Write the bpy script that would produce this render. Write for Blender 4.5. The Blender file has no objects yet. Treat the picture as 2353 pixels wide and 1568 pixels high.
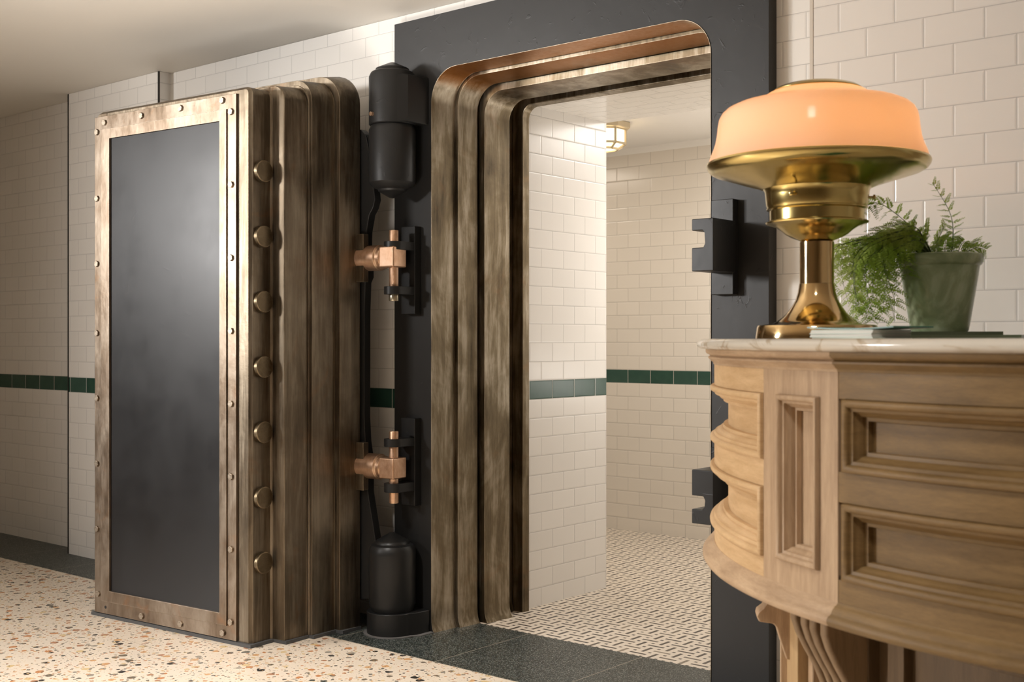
import bpy, bmesh, math, random
from mathutils import Vector, Matrix
S = bpy.context.scene
COL = S.collection
PI = math.pi
rad = math.radians
rnd = random.Random(7)

# ------------------------------------------------------------------ camera, world, lights, exposure
cd = bpy.data.cameras.new('camera'); cam = bpy.data.objects.new('camera', cd); COL.objects.link(cam)
cam.location = (0, 0, 1.094); cam.rotation_euler = (PI / 2, 0, rad(40.2))
cd.sensor_width = 36; cd.lens = 36 * 2750 / 2353; cd.shift_y = -3 / 2353
cd.clip_start = .05; cd.clip_end = 60
cd.dof.use_dof = True; cd.dof.focus_distance = 4.3; cd.dof.aperture_fstop = 6.3
S.camera = cam
S.view_settings.view_transform = 'Standard'; S.view_settings.look = 'None'
S.view_settings.gamma = 1; S.view_settings.use_curve_mapping = False
S.view_settings.exposure = 0.0
try:
    S.cycles.use_denoising = True
    S.cycles.max_bounces = 8; S.cycles.sample_clamp_indirect = 4
except Exception: pass
w = bpy.data.worlds.new('world'); S.world = w; w.use_nodes = True
w.node_tree.nodes['Background'].inputs[0].default_value = (1, .9, .78, 1)
w.node_tree.nodes['Background'].inputs[1].default_value = .05

def area(name, loc, target, sx, sy, power, col):
    l = bpy.data.lights.new(name, 'AREA'); l.shape = 'RECTANGLE'; l.size = sx; l.size_y = sy
    l.energy = power; l.color = col
    o = bpy.data.objects.new(name, l); COL.objects.link(o); o.location = loc
    d = Vector(target) - Vector(loc); o.rotation_euler = d.to_track_quat('-Z', 'Y').to_euler()
    return o
def spot(name, loc, target, angle, blend, soft, power, col):
    l = bpy.data.lights.new(name, 'SPOT'); l.energy = power; l.color = col; l.spot_size = rad(angle); l.spot_blend = blend; l.shadow_soft_size = soft
    o = bpy.data.objects.new(name, l); COL.objects.link(o); o.location = loc
    o.rotation_euler = (Vector(target) - Vector(loc)).to_track_quat('-Z', 'Y').to_euler(); return o
spot('key_light', (-6.9, -1.9, 2.0), (-6.9 + 7.66, -1.9 + 6.43, 1.0), 87, 1.0, .40, 1000, (1, .97, .945))
spot('down_spot', (-2.7, 1.1, 2.34), (-2.7, 1.1, 0), 116, .9, .10, 600, (1, .963, .925))
spot('down_spot', (-.55, .75, 2.34), (-.75, 1.2, 0), 120, .9, .12, 90, (1, .963, .925))  # fill added to brighten the pot and counter, no known fixture here
spot('hinge_side_light', (-4.55, -.4, 2.0), (-2.7, 3.1, 1.7), 58, 1.0, .18, 195, (1, .97, .945))
spot('ceiling_fill_spot', (-2.4, .3, .30), (-3.3, 2.3, 2.35), 57, 1.0, .4, 290, (1, .955, .91))  # unseen low spot, added only to brighten the ceiling
area('vault_down_area', (-2.5, 4.97, 2.15), (-2.5, 4.97, 0), 0.5, .6, 19, (1, .955, .90))
area('vault_ceiling_fill', (-2.3, 4.9, .9), (-2.9, 4.9, 2.19), .4, .4, 4.5, (1, .95, .89))  # added out of view to lift the vault ceiling, not a fitting
area('vault_down_area', (-4.6, 4.97, 2.15), (-4.6, 4.97, 0), .5, .5, 7, (1, .88, .74))  # warm fill added to make up for the bulbless lantern

# ------------------------------------------------------------------ node helper
class G:
    def __init__(s, name):
        s.m = bpy.data.materials.new(name); s.m.use_nodes = True
        s.t = s.m.node_tree; s.n = s.t.nodes; s.n.clear()
        s.out = s.n.new('ShaderNodeOutputMaterial'); s.b = s.n.new('ShaderNodeBsdfPrincipled')
        s.t.links.new(s.b.outputs[0], s.out.inputs[0])
    def put(s, inp, v):
        if hasattr(v, 'is_output') or isinstance(v, bpy.types.NodeSocket): s.t.links.new(v, inp)
        else:
            try: inp.default_value = v
            except Exception:
                inp.default_value = tuple(v) + (1,)
    def set(s, **k):
        for a, v in k.items(): s.put(s.b.inputs[a.replace('_', ' ')], v)
        return s
    def math(s, op, a, b=0.0, c=0.0):
        n = s.n.new('ShaderNodeMath'); n.operation = op
        for i, v in enumerate((a, b, c)): s.put(n.inputs[i], v)
        return n.outputs[0]
    def mix(s, f, a, b, blend='MIX'):
        n = s.n.new('ShaderNodeMix'); n.data_type = 'RGBA'; n.blend_type = blend
        s.put(n.inputs[0], f); s.put(n.inputs[6], a); s.put(n.inputs[7], b)
        return n.outputs[2]
    def ss(s, x, a, b, lo=0.0, hi=1.0):
        n = s.n.new('ShaderNodeMapRange'); n.interpolation_type = 'SMOOTHSTEP'
        for i, v in enumerate((x, a, b, lo, hi)): s.put(n.inputs[i], v)
        return n.outputs[0]
    def lin(s, x, a, b, lo=0.0, hi=1.0):
        n = s.n.new('ShaderNodeMapRange')
        for i, v in enumerate((x, a, b, lo, hi)): s.put(n.inputs[i], v)
        return n.outputs[0]
    def pos(s): return s.n.new('ShaderNodeNewGeometry').outputs['Position']
    def obj(s): return s.n.new('ShaderNodeTexCoord').outputs['Object']
    def sep(s, v):
        n = s.n.new('ShaderNodeSeparateXYZ'); s.put(n.inputs[0], v); return n.outputs
    def comb(s, x, y, z=0.0):
        n = s.n.new('ShaderNodeCombineXYZ')
        for i, v in enumerate((x, y, z)): s.put(n.inputs[i], v)
        return n.outputs[0]
    def scale(s, v, k):
        n = s.n.new('ShaderNodeVectorMath'); n.operation = 'MULTIPLY'; s.put(n.inputs[0], v); n.inputs[1].default_value = k
        return n.outputs[0]
    def noise(s, v, sc, det=4.0, rough=.55, dist=0.0, out=0):
        n = s.n.new('ShaderNodeTexNoise'); s.put(n.inputs['Vector'], v); n.inputs['Scale'].default_value = sc
        n.inputs['Detail'].default_value = det; n.inputs['Roughness'].default_value = rough; n.inputs['Distortion'].default_value = dist
        return n.outputs[out]
    def white(s, v):
        n = s.n.new('ShaderNodeTexWhiteNoise'); n.noise_dimensions = '3D'; s.put(n.inputs['Vector'], v); return n.outputs
    def voro(s, v, sc, feat='F1', rnd_=1.0):
        n = s.n.new('ShaderNodeTexVoronoi'); n.feature = feat; s.put(n.inputs['Vector'], v); n.inputs['Scale'].default_value = sc
        n.inputs['Randomness'].default_value = rnd_; return n.outputs
    def ramp(s, f, stops, interp='LINEAR'):
        n = s.n.new('ShaderNodeValToRGB'); n.color_ramp.interpolation = interp; s.put(n.inputs[0], f)
        e = n.color_ramp.elements
        while len(e) < len(stops): e.new(.5)
        for el, (p, c) in zip(e, stops): el.position = p; el.color = tuple(c) + (1,)
        return n.outputs[0]
    def bump(s, h, strength=.5, dist=.002, normal=None):
        n = s.n.new('ShaderNodeBump'); n.inputs['Strength'].default_value = strength; n.inputs['Distance'].default_value = dist
        s.put(n.inputs['Height'], h)
        if normal is not None: s.put(n.inputs['Normal'], normal)
        s.put(s.b.inputs['Normal'], n.outputs[0]); return n.outputs[0]

def simple(name, col, rough=.5, metal=0.0, **k):
    g = G(name); g.set(Base_Color=col, Roughness=rough, Metallic=metal, **k); return g.m

# ------------------------------------------------------------------ materials
P = .0775
def tile(name, axis, u0, z0, L=.1525, col=(.80, .77, .725), zaxis='Z', band=True, rough=.18, bump=.42):
    g = G(name); x, y, z = g.sep(g.pos())
    u = {'X': x, 'Y': y}[axis]; v = {'Z': z, 'Y': y, 'X': x}[zaxis]
    rv = g.math('DIVIDE', g.math('SUBTRACT', v, z0), P); row = g.math('FLOOR', rv); fz = g.math('FRACT', rv)
    par = g.math('MULTIPLY', g.math('FLOORED_MODULO', row, 2), .5)
    uv = g.math('ADD', g.math('DIVIDE', g.math('SUBTRACT', u, u0), L), par); cell = g.math('FLOOR', uv); fu = g.math('FRACT', uv)
    du = g.math('MULTIPLY', g.math('MINIMUM', fu, g.math('SUBTRACT', 1, fu)), L)
    dz = g.math('MULTIPLY', g.math('MINIMUM', fz, g.math('SUBTRACT', 1, fz)), P)
    d = g.math('MINIMUM', du, dz)
    body = g.ss(d, .0009, .0016)
    h = g.ss(d, .0010, .0055)
    r = g.white(g.comb(cell, row, 3.0))
    big = g.noise(g.pos(), 5.0, 2)
    c0 = g.mix(r[0], col, tuple(c * .965 for c in col))
    if band:
        isg = g.math('COMPARE', row, 0, .1)
        gc = g.mix(g.noise(g.pos(), 22, 3), (.012, .050, .034), (.030, .085, .060))
        c0 = g.mix(isg, c0, g.mix(g.math('MULTIPLY', r[0], .5), gc, (.05, .10, .08)))
        gr = g.mix(isg, tuple(c * .66 for c in col), tuple(c * .8 for c in col))
    else: gr = tuple(c * .66 for c in col)
    g.set(Base_Color=g.mix(body, gr, c0), Roughness=g.lin(body, 0, 1, .75, rough))
    tilt = g.math('MULTIPLY', g.math('SUBTRACT', r[0], .5), g.math('MULTIPLY', fu, .5))
    g.bump(g.math('ADD', h, g.math('ADD', tilt, g.math('MULTIPLY', big, .7))), bump, .0014)
    return g.m
T_main = tile('wall_tile_main', 'X', -3.376, .826)
T_left = tile('wall_tile_left', 'X', -5.70, .824)
T_side = tile('wall_tile_side', 'Y', 3.20, .826)
T_breast = tile('wall_tile_breast', 'X', -1.3174 + .1525 / 2, .8285, L=.1525)
T_vl = tile('vault_tile_left', 'Y', 3.84 + .075, .849, L=.150, col=(.80, .77, .73), rough=.3, bump=.3)
T_vb = tile('vault_tile_back', 'X', -3.921, .845, L=.1535, col=(.76, .70, .62))
T_soff = tile('vault_tile_soffit', 'X', -3.088, 3.76, zaxis='Y', band=False, col=(.84, .81, .76), rough=.08)

def paint(name, col, rough=.6, bs=.15):
    g = G(name); n = g.noise(g.pos(), 14, 4); g.set(Base_Color=col, Roughness=rough); g.bump(n, bs, .004); return g.m
M_ceil = paint('ceiling_paint', (.80, .76, .69))
M_wallp = paint('plain_wall_paint', (.62, .55, .46))
M_vceil = paint('vault_ceiling_paint', (.85, .82, .775))

def terrazzo():
    g = G('cream_terrazzo'); p = g.pos(); x, y, z = g.sep(p)
    wob = g.noise(p, 60, 2, out=1)
    n = g.n.new('ShaderNodeVectorMath'); n.operation = 'MULTIPLY_ADD'
    g.put(n.inputs[0], wob); n.inputs[1].default_value = (.012, .012, 0); g.put(n.inputs[2], p); q = n.outputs[0]
    base = g.mix(g.noise(p, 3, 3), (.78, .69, .57), (.72, .62, .50))
    base = g.mix(g.math('MULTIPLY', g.noise(p, 180, 2), .35), base, (.55, .44, .32))
    c = base
    for sc, th, seed in ((27, .42, 0.0), (42, .38, 5.3), (70, .36, 9.1)):
        qq = g.n.new('ShaderNodeVectorMath'); qq.operation = 'ADD'; g.put(qq.inputs[0], q); qq.inputs[1].default_value = (seed, seed * 1.7, 0)
        vv = g.n.new('ShaderNodeTexVoronoi'); vv.voronoi_dimensions = '2D'; vv.distance = 'MANHATTAN' if seed > 5 else 'EUCLIDEAN'
        g.put(vv.inputs['Vector'], qq.outputs[0]); vv.inputs['Scale'].default_value = sc
        cr, cg, cb = g.sep(vv.outputs['Color'])
        rr = g.math('MULTIPLY', g.math('POWER', cb, 1.25), th)
        m = g.math('MULTIPLY', g.math('LESS_THAN', vv.outputs['Distance'], rr), g.math('LESS_THAN', cg, .68))
        cc = g.ramp(cr, [(0, (.035, .032, .028)), (.16, (.16, .13, .09)), (.30, (.50, .22, .09)), (.48, (.58, .33, .15)), (.62, (.62, .46, .24)),
                         (.74, (.40, .20, .11)), (.84, (.28, .25, .20)), (.93, (.06, .065, .055))], 'CONSTANT')
        c = g.mix(m, c, cc)
    fx = g.math('FRACT', g.math('DIVIDE', g.math('ADD', x, 2.32), .503)); fx = g.math('MINIMUM', fx, g.math('SUBTRACT', 1, fx))
    fy = g.math('FRACT', g.math('DIVIDE', g.math('SUBTRACT', y, 2.925), .503)); fy = g.math('MINIMUM', fy, g.math('SUBTRACT', 1, fy))
    j = g.math('LESS_THAN', g.math('MULTIPLY', g.math('MINIMUM', fx, fy), .503), .0011)
    c = g.mix(g.math('MULTIPLY', j, .5), c, (.45, .36, .26))
    g.set(Base_Color=c, Roughness=.34); return g.m
def granite():
    g = G('dark_green_granite'); p = g.pos(); x, y, z = g.sep(p)
    c = g.mix(g.noise(p, 7, 4), (.009, .014, .0125), (.018, .022, .019))
    for sc, th, col, br in ((190, .30, (.17, .19, .17), .45), (320, .36, (.30, .31, .27), .25), (110, .22, (.10, .12, .11), .5)):
        vv = g.n.new('ShaderNodeTexVoronoi'); vv.voronoi_dimensions = '2D'; g.put(vv.inputs['Vector'], p); vv.inputs['Scale'].default_value = sc
        cr, cg, cb = g.sep(vv.outputs['Color'])
        m = g.math('MULTIPLY', g.math('LESS_THAN', vv.outputs['Distance'], g.math('MULTIPLY', cb, th * 1.5)), g.math('LESS_THAN', cg, br))
        c = g.mix(m, c, col)
    fx = g.math('FRACT', g.math('DIVIDE', g.math('ADD', x, 2.32), .503)); fx = g.math('MULTIPLY', g.math('MINIMUM', fx, g.math('SUBTRACT', 1, fx)), .503)
    j = g.math('MAXIMUM', g.math('LESS_THAN', fx, .0016), g.math('LESS_THAN', y, 2.934))
    c = g.mix(j, c, (.30, .27, .21))
    g.set(Base_Color=c, Roughness=.42); return g.m
def mosaic():
    g = G('basketweave_mosaic'); x, y, z = g.sep(g.pos()); MX, MY = .0622, .0575
    u = g.math('DIVIDE', g.math('ADD', x, 2.5168), MX); v = g.math('DIVIDE', g.math('SUBTRACT', y, 3.5031), MY)
    cu, cv = g.math('FLOOR', u), g.math('FLOOR', v)
    lu = g.math('SUBTRACT', g.math('FRACT', u), .5); lv = g.math('SUBTRACT', g.math('FRACT', v), .5)
    au, av = g.math('ABSOLUTE', lu), g.math('ABSOLUTE', lv)
    par = g.math('FLOORED_MODULO', g.math('ADD', cu, cv), 2)          # cell (-1,0): x bar
    long_ = g.mix(par, g.comb(lv, 0, 0), g.comb(lu, 0, 0)); across = g.mix(par, g.comb(lu, 0, 0), g.comb(lv, 0, 0))
    la = g.math('ABSOLUTE', g.sep(long_)[0]); ac = g.math('ABSOLUTE', g.sep(across)[0])
    bar = g.math('LESS_THAN', ac, .105)
    nb = g.math('MULTIPLY', g.math('GREATER_THAN', ac, .45), g.math('LESS_THAN', la, .105))
    dot = g.math('MULTIPLY', g.math('GREATER_THAN', au, .40), g.math('GREATER_THAN', av, .40))
    k = g.math('MINIMUM', g.math('ADD', bar, g.math('ADD', dot, nb)), 1)
    r = g.white(g.comb(cu, cv, 1.0))
    white = g.mix(g.noise(g.pos(), 40, 3), (.74, .66, .56), (.66, .57, .46))
    # grout between the white strips
    e = g.math('MULTIPLY', g.math('LESS_THAN', g.math('ABSOLUTE', g.math('SUBTRACT', ac, .47)), .012), .35)
    white = g.mix(e, white, (.42, .35, .27))
    dark = g.ramp(r[0], [(0, (.055, .044, .036)), (.55, (.085, .07, .055)), (.8, (.15, .125, .095)), (1, (.28, .23, .17))])
    dark = g.mix(g.math('MULTIPLY', dot, .6), dark, (.07, .06, .055))
    g.set(Base_Color=g.mix(k, white, dark), Roughness=.4); return g.m
M_terr, M_gran, M_mos = terrazzo(), granite(), mosaic()

def bronze(name, dark, mid, light, rough=(.28, .5), sc=(9, 9, 1.1), rust=.25, seed=0.0, lintel=False):
    g = G(name); o = g.obj()
    n0 = g.n.new('ShaderNodeVectorMath'); n0.operation = 'ADD'; g.put(n0.inputs[0], o); n0.inputs[1].default_value = (seed, seed * 2, seed * 3)
    v = g.scale(n0.outputs[0], sc)
    a = g.noise(v, 1.6, 6, .62, .6); b = g.noise(g.scale(v, (3.5, 3.5, 1.4)), 3.0, 6, .7); c = g.noise(n0.outputs[0], 3.2, 5, .6, .8)
    k = g.math('ADD', g.math('MULTIPLY', a, .55), g.math('ADD', g.math('MULTIPLY', b, .30), g.math('MULTIPLY', c, .35)))
    col = g.ramp(k, [(.44, dark), (.58, mid), (.74, light)])
    ru = g.math('MULTIPLY', g.ss(g.noise(n0.outputs[0], 5.5, 4, .6, 1.2), .56, .74), rust)
    col = g.mix(ru, col, (.30, .13, .045))
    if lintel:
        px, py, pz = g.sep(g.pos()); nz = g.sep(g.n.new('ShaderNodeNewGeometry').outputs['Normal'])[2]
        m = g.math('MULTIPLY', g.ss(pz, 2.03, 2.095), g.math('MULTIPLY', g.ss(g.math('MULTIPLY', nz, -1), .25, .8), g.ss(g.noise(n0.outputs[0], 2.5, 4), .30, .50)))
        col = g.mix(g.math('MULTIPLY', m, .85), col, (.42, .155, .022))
    bv = g.n.new('ShaderNodeBevel'); bv.samples = 4; bv.inputs['Radius'].default_value = .004
    dp = g.n.new('ShaderNodeVectorMath'); dp.operation = 'DOT_PRODUCT'; g.put(dp.inputs[0], bv.outputs[0]); g.put(dp.inputs[1], g.n.new('ShaderNodeNewGeometry').outputs['Normal'])
    ew = g.math('MULTIPLY', g.ss(dp.outputs['Value'], .985, .90), g.ss(b, .35, .6, .25, .8))
    col = g.mix(ew, col, tuple(min(1, c * 1.7) for c in light))          # worn edges
    g.set(Base_Color=col, Metallic=.92, Roughness=g.lin(b, .3, .75, rough[0], rough[1]))
    g.bump(g.math('ADD', g.math('MULTIPLY', b, .7), g.noise(n0.outputs[0], 45, 4)), .12, .003)
    return g.m
M_door = bronze('aged_bronze_door', (.072, .056, .039), (.15, .118, .082), (.30, .25, .185), rust=.2)
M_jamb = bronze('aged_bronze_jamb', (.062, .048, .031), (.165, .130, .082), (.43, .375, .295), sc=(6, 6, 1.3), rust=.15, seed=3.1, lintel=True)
M_frame = bronze('polished_steel_frame', (.105, .072, .045), (.20, .150, .107), (.33, .275, .215), rough=(.32, .48), sc=(3.6, 3.6, 2.0), rust=.35, seed=7.7)
M_boltend = bronze('worn_bolt_end', (.085, .062, .036), (.14, .105, .063), (.24, .19, .125), sc=(9, 9, 9), rust=.15, seed=1.3)
M_hex = bronze('hex_bolt_steel', (.15, .11, .08), (.26, .21, .155), (.42, .36, .29), sc=(20, 20, 20), rust=.5, seed=4.4)
M_copper = bronze('worn_copper', (.42, .24, .14), (.60, .38, .25), (.74, .52, .38), rough=(.32, .5), sc=(8, 8, 8), rust=.1, seed=2.2)
M_steelpin = simple('grey_pin_steel', (.45, .40, .30), .3, .95)
def blackpaint(name, col, rough, bs=.25, spec=.45):
    g = G(name); o = g.obj()
    g.set(Base_Color=col, Roughness=g.lin(g.noise(o, 4, 4), .3, .7, rough - .05, rough + .06), Specular_IOR_Level=spec)
    g.bump(g.math('ADD', g.math('MULTIPLY', g.noise(o, 5, 4), 1.5), g.math('MULTIPLY', g.ss(g.noise(o, 18, 4, .6, 1.5), .62, .72), .5)), bs, .0035)
    return g.m
M_black = blackpaint('black_enamel', (.012, .012, .012), .40, .25, .36)
M_plate = blackpaint('black_face_plate_paint', (.017, .0165, .016), .44, .22, .36)
M_panel = blackpaint('black_door_panel', (.010, .010, .011), .34, .03, .38)
M_seal = simple('grey_floor_seal', (.07, .07, .07), .7)
M_darktrim = simple('dark_metal_corner_trim', (.035, .03, .025), .5, .6)
M_lighttrim = simple('cream_corner_trim', (.62, .56, .48), .35)

def brass(name, col, rough, bs=.02):
    g = G(name); o = g.obj()
    g.set(Base_Color=g.mix(g.noise(o, 9, 4), col, tuple(c * .86 for c in col)), Metallic=1.0, Roughness=g.lin(g.noise(o, 16, 4), .35, .7, rough, rough + .09))
    g.bump(g.noise(o, 30, 3), bs, .002); return g.m
M_brass = brass('lamp_brass_spun', (.64, .50, .20), .16)
M_gold = brass('lamp_brass_polished', (.80, .58, .30), .07)
def glass_shade():
    g = G('peach_opal_glass')
    d = g.n.new('ShaderNodeBsdfTranslucent'); d.inputs[0].default_value = (.98, .81, .62, 1)
    g.set(Base_Color=(.95, .79, .72), Roughness=.12)
    mx = g.n.new('ShaderNodeMixShader'); mx.inputs[0].default_value = .50
    g.t.links.new(g.b.outputs[0], mx.inputs[1]); g.t.links.new(d.outputs[0], mx.inputs[2]); g.t.links.new(mx.outputs[0], g.out.inputs[0])
    return g.m
M_shade = glass_shade()
def oak(name, axis_scale, c1=(.28, .178, .102), c2=(.53, .378, .238)):
    g = G(name); o = g.obj(); v = g.scale(o, axis_scale)
    n = g.noise(v, 2.2, 6, .65, .5); f = g.noise(g.scale(v, (2.5, 2.5, 2.5)), 9, 5, .7)
    k = g.math('ADD', g.math('MULTIPLY', n, .65), g.math('MULTIPLY', f, .4))
    g.set(Base_Color=g.ramp(k, [(.32, c1), (.72, c2)]), Roughness=g.lin(f, .3, .7, .44, .58), Specular_IOR_Level=.32)
    g.bump(f, .14, .0012); return g.m
M_oakh = oak('oak_horizontal_grain', (3, 3, 22))
M_oakv = oak('oak_vertical_grain', (22, 22, 1.6))
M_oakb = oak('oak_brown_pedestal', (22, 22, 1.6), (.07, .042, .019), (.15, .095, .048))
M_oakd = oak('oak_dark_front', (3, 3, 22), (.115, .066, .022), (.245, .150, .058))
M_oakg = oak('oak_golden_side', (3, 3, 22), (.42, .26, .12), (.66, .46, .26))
M_oakp = oak('oak_pale_panel', (22, 22, 1.6), (.33, .20, .09), (.52, .36, .19))
def marble():
    g = G('cream_marble'); o = g.obj()
    n = g.noise(o, 3.2, 6, .6, 1.4); vein = g.ss(g.math('ABSOLUTE', g.math('SUBTRACT', n, .5)), .0, .035)
    c = g.mix(vein, (.44, .36, .26), g.mix(g.noise(o, 7, 4), (.66, .61, .53), (.55, .50, .42)))
    g.set(Base_Color=c, Roughness=.14); return g.m
M_marble = marble()
def potglaze():
    g = G('green_pot_glaze'); o = g.obj()
    c = g.mix(g.ss(g.noise(o, 9, 5, .6, .8), .40, .66), (.23, .29, .155), (.42, .48, .32))
    g.set(Base_Color=c, Roughness=.16); g.bump(g.noise(o, 24, 3), .1, .003); return g.m
M_pot = potglaze()
def leafmat():
    g = G('fern_leaf'); n = g.noise(g.obj(), 9, 3)
    c = g.ramp(n, [(.35, (.20, .34, .035)), (.5, (.36, .52, .07)), (.68, (.56, .66, .18))])
    g.set(Base_Color=c, Roughness=.4)
    d = g.n.new('ShaderNodeBsdfTranslucent'); g.put(d.inputs[0], c); mx = g.n.new('ShaderNodeMixShader'); mx.inputs[0].default_value = .4
    g.t.links.new(g.b.outputs[0], mx.inputs[1]); g.t.links.new(d.outputs[0], mx.inputs[2]); g.t.links.new(mx.outputs[0], g.out.inputs[0])
    return g.m
M_leaf = leafmat(); M_stem = simple('fern_stem', (.10, .14, .04), .5)
M_soil = simple('dark_soil', (.02, .015, .01), .9)
M_paper = simple('pale_leaflet_paper', (.66, .72, .64), .55)
M_paper2 = simple('white_leaflet_paper', (.78, .77, .70), .55)
M_cover = simple('green_leaflet_cover', (.018, .125, .085), .25)
M_folder = simple('olive_green_folder', (.13, .16, .095), .35)
def pane():
    g = G('lit_lamp_glass'); g.set(Base_Color=(.9, .8, .6), Roughness=.4, Emission_Color=(1, .78, .46, 1), Emission_Strength=3.8); return g.m
M_pane = pane()
M_lampmetal = simple('cream_lamp_metal', (.55, .46, .32), .4, .3)

# ------------------------------------------------------------------ mesh helpers
def link(name, bm, mat, parent=None, bevel=0.0, sharp=35, seg=2, smooth=True, recalc=True):
    if recalc: bmesh.ops.recalc_face_normals(bm, faces=bm.faces[:])
    me = bpy.data.meshes.new(name); bm.to_mesh(me); bm.free()
    me.materials.append(mat)
    if smooth:
        for p in me.polygons: p.use_smooth = True
        me.set_sharp_from_angle(angle=rad(sharp))
    o = bpy.data.objects.new(name, me); COL.objects.link(o)
    if parent is not None: o.parent = parent
    if bevel:
        m = o.modifiers.new('bevel', 'BEVEL'); m.width = bevel; m.segments = seg; m.limit_method = 'ANGLE'; m.angle_limit = rad(40); m.harden_normals = smooth
    return o
def empty(name, loc, rz=0, label=None, cat=None, group=None):
    o = bpy.data.objects.new(name, None); COL.objects.link(o); o.location = loc; o.rotation_euler = (0, 0, rz); o.empty_display_size = .1
    tag(o, label, cat, group); return o
def tag(o, label=None, cat=None, group=None, kind=None):
    if label: o['label'] = label
    if cat: o['category'] = cat
    if group: o['group'] = group
    if kind: o['kind'] = kind
    return o
def box(bm, x0, x1, y0, y1, z0, z1):
    vs = [bm.verts.new((x, y, z)) for z in (z0, z1) for y in (y0, y1) for x in (x0, x1)]
    for f in ((0, 2, 3, 1), (4, 5, 7, 6), (0, 1, 5, 4), (2, 6, 7, 3), (0, 4, 6, 2), (1, 3, 7, 5)): bm.faces.new([vs[i] for i in f])
    return vs
def boxes(*bs):
    bm = bmesh.new()
    for b in bs: box(bm, *b)
    return bm
def bridge(bm, A, B, closed=True):
    n = len(A)
    for i in range(n if closed else n - 1):
        j = (i + 1) % n; bm.faces.new((A[i], A[j], B[j], B[i]))
def lathe(prof, n=48, cap=True, bm=None, c=(0, 0, 0)):
    bm = bm or bmesh.new(); rings = []
    for r, z in prof:
        if r < 1e-5: rings.append([bm.verts.new((c[0], c[1], c[2] + z))])
        else: rings.append([bm.verts.new((c[0] + r * math.cos(2 * PI * i / n), c[1] + r * math.sin(2 * PI * i / n), c[2] + z)) for i in range(n)])
    for A, B in zip(rings, rings[1:]):
        if len(A) == 1 and len(B) == 1: continue
        for i in range(n):
            j = (i + 1) % n
            if len(A) == 1: bm.faces.new((A[0], B[i], B[j]))
            elif len(B) == 1: bm.faces.new((A[i], A[j], B[0]))
            else: bm.faces.new((A[i], A[j], B[j], B[i]))
    if cap:
        for R_ in (rings[0], rings[-1]):
            if len(R_) > 1: bm.faces.new(R_)
    return bm
def prism(poly, d0, d1, put, bm=None):
    """extrude a 2-D outline between depths d0 and d1; put(u, v, d) -> xyz"""
    bm = bm or bmesh.new()
    A = [bm.verts.new(put(u, v, d0)) for u, v in poly]; B = [bm.verts.new(put(u, v, d1)) for u, v in poly]
    bridge(bm, A, B); bm.faces.new(A); bm.faces.new(B); return bm
def tube(bm, pts, rads, n=6):
    rings = []
    for i, p in enumerate(pts):
        t = (pts[min(i + 1, len(pts) - 1)] - pts[max(i - 1, 0)]).normalized()
        a = t.orthogonal().normalized(); b = t.cross(a)
        rings.append([bm.verts.new(p + rads[i] * (a * math.cos(2 * PI * k / n) + b * math.sin(2 * PI * k / n))) for k in range(n)])
    for A, B in zip(rings, rings[1:]): bridge(bm, A, B)
    bm.faces.new(rings[0]); bm.faces.new(rings[-1])
def xcyl(bm, x0, x1, y, z, r, n=32, ch=0.0):
    """cylinder along x with a chamfered x1 end"""
    st = [(x0, r), (x1 - ch, r), (x1, r - ch)] if ch else [(x0, r), (x1, r)]
    R_ = [[bm.verts.new((x, y + rr * math.cos(2 * PI * i / n), z + rr * math.sin(2 * PI * i / n))) for i in range(n)] for x, rr in st]
    for A, B in zip(R_, R_[1:]): bridge(bm, A, B)
    bm.faces.new(R_[0]); bm.faces.new(R_[-1])
def arch(xl, xr, zt, r, n=10, zc=None, z0=0.0):
    """outline from the floor at left, up and over to the floor at right, top corners rounded (radius r); with zc the bottom corners
    begin to round under height zc"""
    pts = []
    def off(z): return 0.0 if zc is None or z >= zc else r - math.sqrt(max(r * r - (zc - z) ** 2, 0))
    zs = [z0, z0 + .018, z0 + .036, z0 + .056] if zc else [z0, z0 + .02, z0 + .04, z0 + .06]
    for z in zs: pts.append((xl + off(z), z))
    for i in range(n + 1):
        a = PI - (PI / 2) * i / n; pts.append((xl + r + r * math.cos(a), zt - r + r * math.sin(a)))
    for i in range(n + 1):
        a = PI / 2 - (PI / 2) * i / n; pts.append((xr - r + r * math.cos(a), zt - r + r * math.sin(a)))
    for z in reversed(zs): pts.append((xr - off(z), z))
    return pts

# ------------------------------------------------------------------ the setting
def struct(name, bm, mat, **k):
    k.setdefault('smooth', False); return tag(link(name, bm, mat, **k), kind='structure')
struct('floor', boxes((-10, 3, -5, 2.93, -.1, 0)), M_terr)
struct('floor_border', boxes((-10, 3, 2.93, 3.443, -.1, 0)), M_gran)
struct('floor_vault', boxes((-6, -1, 3.443, 5.67, -.1, 0)), M_mos)
struct('ceiling', boxes((-10, 3, -5, 3.5, 2.351, 2.45)), M_ceil)
struct('wall_main', boxes((-5.68, -3.2, 3.27, 3.735, 0, 2.35), (-1.83, 3, 3.27, 3.735, 0, 2.35), (-3.2, -1.83, 3.27, 3.735, 2.19, 2.35)), T_main)
struct('wall_recess', boxes((-10, -5.68, 3.31, 3.735, 0, 2.35)), T_left)
struct('pilaster_wall', boxes((-5.678, -4.875, 3.21, 3.27, 0, 2.35)), T_main)
bmr = boxes((-4.877, -4.873, 3.212, 3.27, 0, 2.35)); struct('pilaster_side_wall', bmr, T_side)
struct('trim_1', boxes((-5.686, -5.678, 3.207, 3.309, 0, 2.35)), M_darktrim)
struct('trim_2', boxes((-4.88, -4.8715, 3.2065, 3.2125, 0, 2.35)), M_darktrim)
struct('wall_chimney', boxes((-1.468, 1.2, 3.0, 3.27, 0, 2.35)), T_breast)
struct('trim_3', boxes((-1.4775, -1.468, 2.9985, 3.27, 0, 2.35)), M_lighttrim)
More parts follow.
